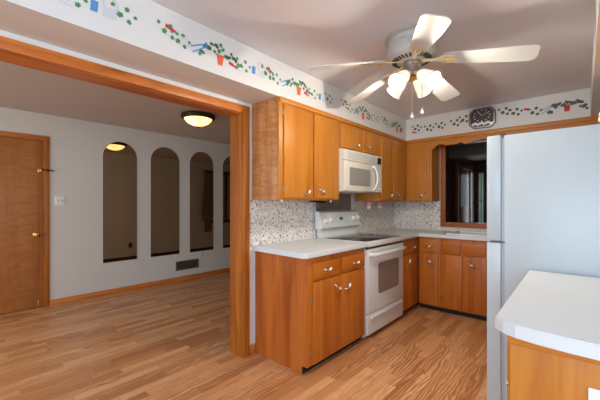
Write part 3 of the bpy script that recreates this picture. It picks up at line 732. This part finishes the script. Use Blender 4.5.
mb = MB(); mb.box(XB+.0005, XB+.028, Y0+.008, Y1-.008, .045, .236, bev=.006); dw = mb.build('storage_drawer', 'white', st)
mb = MB(); mb.box(XB+.0285, XB+.05, Y0+.05, Y1-.05, .188, .214, bev=.009); mb.build('handle', 'white', dw)

# polished metal panel behind the range
sp = bx(XW+.0085, XW+.011, 2.66, 3.335, 1.195, 1.385).build('splash_panel', 'steel', None, (XW, 2.66, 1.195)); tag(sp, 'dark reflective metal panel on the wall between stove console and microwave', 'wall panel')
mb = MB(); mb.box(XW+.0085, XW+.013, 2.603, 2.615, .9145, 1.305)
sp = mb.build('seam_strip', 'gasket', None, (XW, 2.61, .9145)); tag(sp, 'thin grey vertical edge strip on the mosaic wall left of the range console', 'strip')

# ------------------------------------------------------------------ microwave
XM = -1.735
mw = thing('microwave', 'white over-the-range microwave hung below the short cabinet', 'microwave', (-1.93, 3.02, 1.392))
Ya, Yb_ = 2.622, 3.39
bx(XW+.013, XM-.03, Ya, Yb_, 1.392, 1.813, bev=.006).build('body', 'offwhite', mw)
mb = MB(); mb.box(XM-.0295, XM, Ya, Yb_-.0, 1.70, 1.806, bev=.008); gr = mb.build('vent_grille', 'offwhite', mw)
mb = MB()
for i in range(5): mb.box(XM, XM+.0012, Ya+.06, Yb_-.16, 1.724+i*.014, 1.729+i*.014)
mb.build('louvre', 'gasket', gr)
mb = MB(); mb.box(XM-.0295, XM+.002, Ya, 3.19, 1.40, 1.697, bev=.008); md = mb.build('door', 'offwhite', mw)
mb = MB(); mb.prism(rrect(2.915, 1.545, .41, .178, .012), 'x', XM+.0022, XM+.004); mb.build('door_window', 'glass_mw', md)
mb = MB(); mb.box(XM-.0295, XM, 3.193, Yb_, 1.40, 1.697, bev=.006); mp = mb.build('control_panel', 'offwhite', mw)
mb = MB()
for i in range(6):
    for j in range(3): mb.box(XM, XM+.0015, 3.26+j*.04, 3.288+j*.04, 1.43+i*.038, 1.452+i*.038, bev=.0005)
mb.build('keypad', 'plate', mp)
bx(XM, XM+.003, 3.285, 3.365, 1.715, 1.785, bev=.001).build('clock_display', 'black', mw)
mb = MB(); pts = [(XM+.0, 3.17, 1.68), (XM+.028, 3.185, 1.655), (XM+.042, 3.198, 1.60), (XM+.046, 3.202, 1.548), (XM+.042, 3.198, 1.495), (XM+.028, 3.185, 1.44), (XM+.0, 3.17, 1.415)]
mb.tube(pts, [.010, .012, .012, .012, .012, .012, .010], n=12); mb.build('handle', 'white', md)

# small things under the cabinets
for i, y_ in enumerate((3.48, 3.76)):
    t = thing('hanging_ornament', ('pink and white tapered ornament hanging under the wall cabinets, the one nearer the stove', 'pink and white tapered ornament hanging under the wall cabinets, the one nearer the corner')[i], 'ornament', (-1.95, y_, 1.208), 'pink ornaments under the wall cabinets')
    dz_ = 0
    mb = MB(); mb.lathe([(0, .07), (.02, .067), (.036, .05), (.037, .03), (.033, .006)], Matrix.Translation((-1.95, y_, 1.236)), n=20); mb.build('pink_top', 'pink', t)
    mb = MB(); mb.lathe([(.033, .006), (.026, -.008), (.014, -.022), (0, -.028)], Matrix.Translation((-1.95, y_, 1.236)), n=20); mb.build('white_tip', 'ceramic', t)
    mb = MB(); mb.tube([(-1.95, y_, 1.303), (-1.95, y_, 1.3058)], .012, n=10); mb.build('hook', 'steel', t)
t = thing('wire_rack', 'dark wire rack fixed under the left wall cabinet beside the range', 'rack', (-2.0, 2.55, 1.23))
mb = MB(); mb.tube([(-2.04, 2.45, 1.297), (-1.90, 2.45, 1.285), (-1.88, 2.52, 1.285), (-2.04, 2.58, 1.29)], .005, n=8); mb.tube([(-1.97, 2.40, 1.297), (-1.97, 2.61, 1.297)], .007, n=8)
mb.build('bracket', 'bronze', t)
mb = MB(); mb.tube([(-1.97, 2.50, 1.297), (-1.965, 2.505, 1.25), (-1.965, 2.53, 1.235), (-1.965, 2.55, 1.25)], .004, n=8); mb.build('hook', 'steel', t)

# ------------------------------------------------------------------ clock on the back soffit
cx, cz = -.886, 2.262
ck = thing('wall_clock', 'dark octagonal wall clock with white flowers, on the soffit above the valance', 'clock', (cx, YU, cz))
def octa(w_, h, c_): 
    a_, b_ = w_/2, h/2
    return [(cx-a_+c_, cz-b_), (cx+a_-c_, cz-b_), (cx+a_, cz-b_+c_), (cx+a_, cz+b_-c_), (cx+a_-c_, cz+b_), (cx-a_+c_, cz+b_), (cx-a_, cz+b_-c_), (cx-a_, cz-b_+c_)]
MB().prism(octa(.275, .235, .05), 'y', YU-.03, YU-.0015, bev=.004).build('case', 'hingegrey', ck)
mb = MB(); b = bmesh.new(); o_ = octa(.262, .222, .046); i_ = octa(.232, .194, .04)
v0 = [b.verts.new((p[0], YU-.0305, p[1])) for p in o_]; v1 = [b.verts.new((p[0], YU-.036, p[1])) for p in i_]
for q in range(8): b.faces.new((v0[q], v0[(q+1) % 8], v1[(q+1) % 8], v1[q]))
mb.join(b); mb.build('metal_band', 'nickel', ck)
MB().prism(octa(.230, .192, .039), 'y', YU-.033, YU-.0305).build('dial', 'clockface', ck)
mb = MB(); c0 = (cx, cz+.025)
for h in range(12):
    t = R(30*h); x_ = c0[0]+.082*math.sin(t); z_ = c0[1]+.062*math.cos(t)
    if z_ < cz-.04: continue
    MB().box(x_-.009, x_+.009, YU-.0345, YU-.0332, z_-.007, z_+.007, bev=.0005).build('numeral', 'clocknum', ck)
mb = MB()
for ang, L, w_ in ((-40, .055, .003), (65, .07, .002)):
    t = R(ang); p0 = Vector((c0[0], YU-.0365, c0[1])); mb.tube([p0, p0+Vector((math.sin(t)*L, 0, math.cos(t)*L))], w_, n=6)
mb.build('clock_hand', 'plate', ck)
mb = MB()
for i in range(9):
    x_ = cx-.088+.022*i; z_ = cz-.066+.008*math.sin(i*2.1)
    for q in range(5):
        t = 2*math.pi*q/5+i; mb.lathe([(0, .004), (.007, .002), (.008, 0), (0, 0)], Matrix.Translation((x_+.009*math.cos(t), YU-.0335, z_+.009*math.sin(t))) @ Matrix.Rotation(R(90), 4, 'X'), n=8)
mb.build('flower_decoration', 'ceramic', ck)

# ------------------------------------------------------------------ refrigerator
FY0, FY1, FX = 2.19, 2.95, -.349
fr = thing('refrigerator', 'tall white top-freezer refrigerator with its side toward the camera', 'refrigerator', (.03, 2.57, 0))
mb = MB(); mb.box(FX, XR-.012, FY0, FY1, .06, 1.672, bev=.004); mb.box(FX+.02, XR-.04, FY0+.02, FY1-.02, .015, .06, mi=1)
for xx in (FX+.06, XR-.08):
    for yy in (FY0+.06, FY1-.06): mb.tube([(xx, yy, 0), (xx, yy, .015)], .02, n=8, mi=1)
mb.build('cabinet_body', ['fridge', 'darkgap'], fr)
bx(FX-.0145, FX-.0005, FY0+.004, FY1-.004, .07, 1.66, bev=.003).build('gasket', 'gasket', fr)
bx(-.439, FX-.015, FY0-.001, FY1+.001, 1.056, 1.677, bev=.010).build('freezer_door', 'fridge', fr)
fdr = bx(-.439, FX-.015, FY0-.001, FY1+.001, .07, 1.046, bev=.010).build('fridge_door', 'fridge', fr)
mb = MB(); mb.box(-.42, FX+.02, FY0+.004, FY0+.05, 1.0465, 1.0555); mb.box(-.375, FX+.004, FY0-.004, FY0+.03, 1.0462, 1.0558); mb.build('hinge', 'hingegrey', fr)
mb = MB(); mb.box(-.372, FX+.006, FY0+.0, FY0+.025, 1.6775, 1.686, bev=.003); mb.build('hinge', 'hingegrey', fr)
for z0, z1 in ((1.08, 1.40), (.70, 1.02)):
    mb = MB(); yh = FY1-.05; mb.tube([(-.439, yh, z0), (-.475, yh, z0+.03), (-.475, yh, z1-.03), (-.439, yh, z1)], .011, n=10); mb.build('handle', 'white', fr)

# ------------------------------------------------------------------ near counter and its base cabinet
b5 = thing('base_cabinet', 'honey wood end panel base cabinet in the right foreground beside the refrigerator', 'cabinet', (.1, 1.68, 0))
PY = 1.185
mb = MB(); mb.box(-.170, XR-.001, PY+.006, 2.14, .06, .872, bev=.002); mb.build('body', 'wood_z', b5)
bx(-.173, XR-.001, PY, PY+.006, .06, .842, bev=.001).build('end_panel', 'wood_z', b5)
bx(-.178, XR-.001, PY-.012, PY+.006, .846, .872, bev=.003).build('top_trim', 'wood_x', b5)
bx(-.14, XR-.001, PY+.03, 2.14, 0, .06).build('toe_kick', 'toe', b5)
for a_, b_ in ((1.22, 1.66), (1.68, 2.12)):
    d_ = slab('drawer', b5, 'xn', a_, b_, .70, .835, 'wood_y', -.170); pull(d_, (-.170-DT, (a_+b_)/2, .768), 'xn', 0, .095)
    d_ = slab('door', b5, 'xn', a_, b_, .075, .685, 'wood_z', -.170); pull(d_, (-.170-DT, (a_+b_)/2, .6), 'xn', 40, .1)
mb = MB()
front = [(-.216, 1.196), (-.19, 1.168), (-.155, 1.148), (-.10, 1.134), (-.03, 1.127), (.08, 1.122), (.25, 1.121), (XR-.001, 1.121)]
mb.prism([(-.226, 2.15)]+front+[(XR-.001, 2.15)], 'z', .8735, .914, bev=.004)
c3 = mb.build('countertop', 'counter', None, (-.22, 1.7, .874), 12); tag(c3, 'white laminate countertop with bowed front edge in the right foreground', 'countertop')
plate('wall_outlet', 'white outlet cover on the wooden end panel in the right foreground', 'outlet', .0455, PY-.0005, .717, .075, .118, face='y')

# ------------------------------------------------------------------ ceiling fan
FC = Vector((-.876, 2.14, 0))
fan = thing('ceiling_fan', 'white five-blade ceiling fan with four lit glass bells, hugging the kitchen ceiling', 'ceiling fan', (FC.x, FC.y, HC))
Tm = Matrix.Translation((FC.x, FC.y, 0))
MB().lathe([(0, HC-.001), (.175, HC-.001), (.178, HC-.012), (.15, HC-.022), (.148, HC-.05), (.158, HC-.06), (.162, HC-.1), (.158, HC-.135), (.14, HC-.15), (.07, HC-.168), (0, HC-.17)], Tm, n=48).build('motor_housing', 'pewter', fan)
mb = MB()
for i in range(30):
    mt = Tm @ Matrix.Rotation(2*math.pi*i/30, 4, 'Z') @ Matrix.Translation((.113, 0, HC-.1605)) @ Matrix.Rotation(R(-14), 4, 'Y')
    mb.box(-.016, .018, -.004, .004, -.004, .001, mat=mt)
mb.build('vent_slot', 'black', fan)
MB().lathe([(0, HC-.165), (.06, HC-.165), (.062, HC-.185), (.058, HC-.19), (.057, HC-.245), (.06, HC-.25), (.045, HC-.265), (0, HC-.268)], Tm, n=32).build('switch_housing', 'nickel', fan)
MB().lathe([(0, 2.132), (.03, 2.13), (.034, 2.12), (.02, 2.105), (.008, 2.10), (0, 2.098)], Tm, n=20).build('finial', 'gold', fan)
for k_, ang in enumerate((-58.3, 13.7, 85.7, 157.7, 229.7)):
    droop = math.atan2(.075, .5)
    base = Tm @ Matrix.Rotation(R(ang), 4, 'Z') @ Matrix.Translation((.14, 0, 2.225)) @ Matrix.Rotation(droop*.95, 4, 'Y') @ Matrix.Rotation(R(-13), 4, 'X')
    # blade outline in local xy
    out = []
    L0, L1 = .05, .565
    def hw(x_): return .055+.018*min(1, max(0, (x_-L0)/.42))
    up = []
    for i in range(9): t = R(180-90*i/8); up.append((L0+.04+.04*math.cos(t), (hw(L0)-0)*math.sin(t)))
    up += [(L0+.2, hw(L0+.2)), (L0+.38, hw(L0+.38))]
    rc = .05
    for i in range(7): t = R(90-90*i/6); up.append((L1-rc+rc*math.cos(t), hw(L1)-rc+rc*math.sin(t)))
    rc2 = .028; lo = []
    for i in range(7): t = R(0-90*i/6); lo.append((L1-rc2+rc2*math.cos(t), -hw(L1)+rc2+rc2*math.sin(t)))
    lo += [(L0+.38, -hw(L0+.38)), (L0+.2, -hw(L0+.2))]
    for i in range(8): t = R(270-90*i/8); lo.append((L0+.04+.04*math.cos(t), hw(L0)*math.sin(t)))
    b = MB(); b.prism(up+lo, 'z', -.003, .003); bmesh.ops.transform(b.bm, matrix=base, verts=b.bm.verts); bl = b.build('blade', 'blade', fan)
    b = MB(); b.prism([(-.08, -.014), (.02, -.012), (.06, -.034), (.09, -.036), (.125, -.03), (.105, -.016), (.13, 0), (.105, .016), (.125, .03), (.09, .036), (.06, .034), (.02, .012), (-.08, .014)], 'z', -.0085, -.0035)
    b.tube([(.06, -.02, -.009), (.085, -.028, -.011), (.115, -.024, -.009)], .003, n=6, mi=1); b.tube([(.06, .02, -.009), (.085, .028, -.011), (.115, .024, -.009)], .003, n=6, mi=1); b.tube([(.05, 0, -.009), (.12, 0, -.01)], .0035, n=6, mi=1)
    bmesh.ops.transform(b.bm, matrix=base, verts=b.bm.verts); b.build('bracket', ['blade_iron', 'gold'], bl)
for ang in (-102.7, -12.7, 77.3, 167.3):
    mt = Tm @ Matrix.Rotation(R(ang), 4, 'Z') @ Matrix.Translation((.048, 0, 2.145)) @ Matrix.Rotation(R(180-52), 4, 'Y') @ Matrix.Scale(1.1, 4)
    b = MB(); b.lathe([(0, -.012), (.019, -.01), (.021, 0), (.021, .022), (.0, .024)], mt, n=20); am = b.build('lamp_socket', 'nickel', fan)
    b = MB(); b.lathe([(.022, .012), (.03, .022), (.038, .045), (.043, .075), (.047, .105), (.054, .128), (.052, .128), (.044, .104), (.04, .075), (.035, .046), (.027, .024)], mt, n=32); sh = b.build('glass_shade', 'bell', am)
    b = MB(); b.lathe([(.0, .024), (.012, .028), (.015, .035), (.025, .055), (.027, .068), (.022, .08), (.012, .087), (0, .089)], mt, n=20); b.build('bulb', 'bulb', am)
    b = MB(); b.lathe([(.0515, .1285), (.0545, .1305), (.057, .1275), (.0545, .1255), (.0515, .1285)], mt, n=32); b.build('shade_rim', 'black', sh)
    light('fan_bulb_glow', 'POINT', mt @ Vector((0, 0, .112)), power=18.5, col=(1, .91, .78), radius=.02)
for dx, dy, zb, ang in ((.0, -.0, 1.853, 0), (.051, .045, 1.882, 0)):
    mb = MB(); x_, y_ = FC.x+dx+.01, FC.y+dy-.02
    mb.tube([(x_, y_, 2.13), (x_, y_, zb+.03)], .0022, n=6)
    ch = mb.build('pull_chain', 'nickel', fan)
    MB().lathe([(0, zb+.034), (.004, zb+.032), (.006, zb+.02), (.012, zb+.008), (.012, zb-.002), (.006, zb-.008), (0, zb-.009)], Matrix.Translation((x_, y_, 0)), n=14).build('pull_knob', 'ceramic', ch)
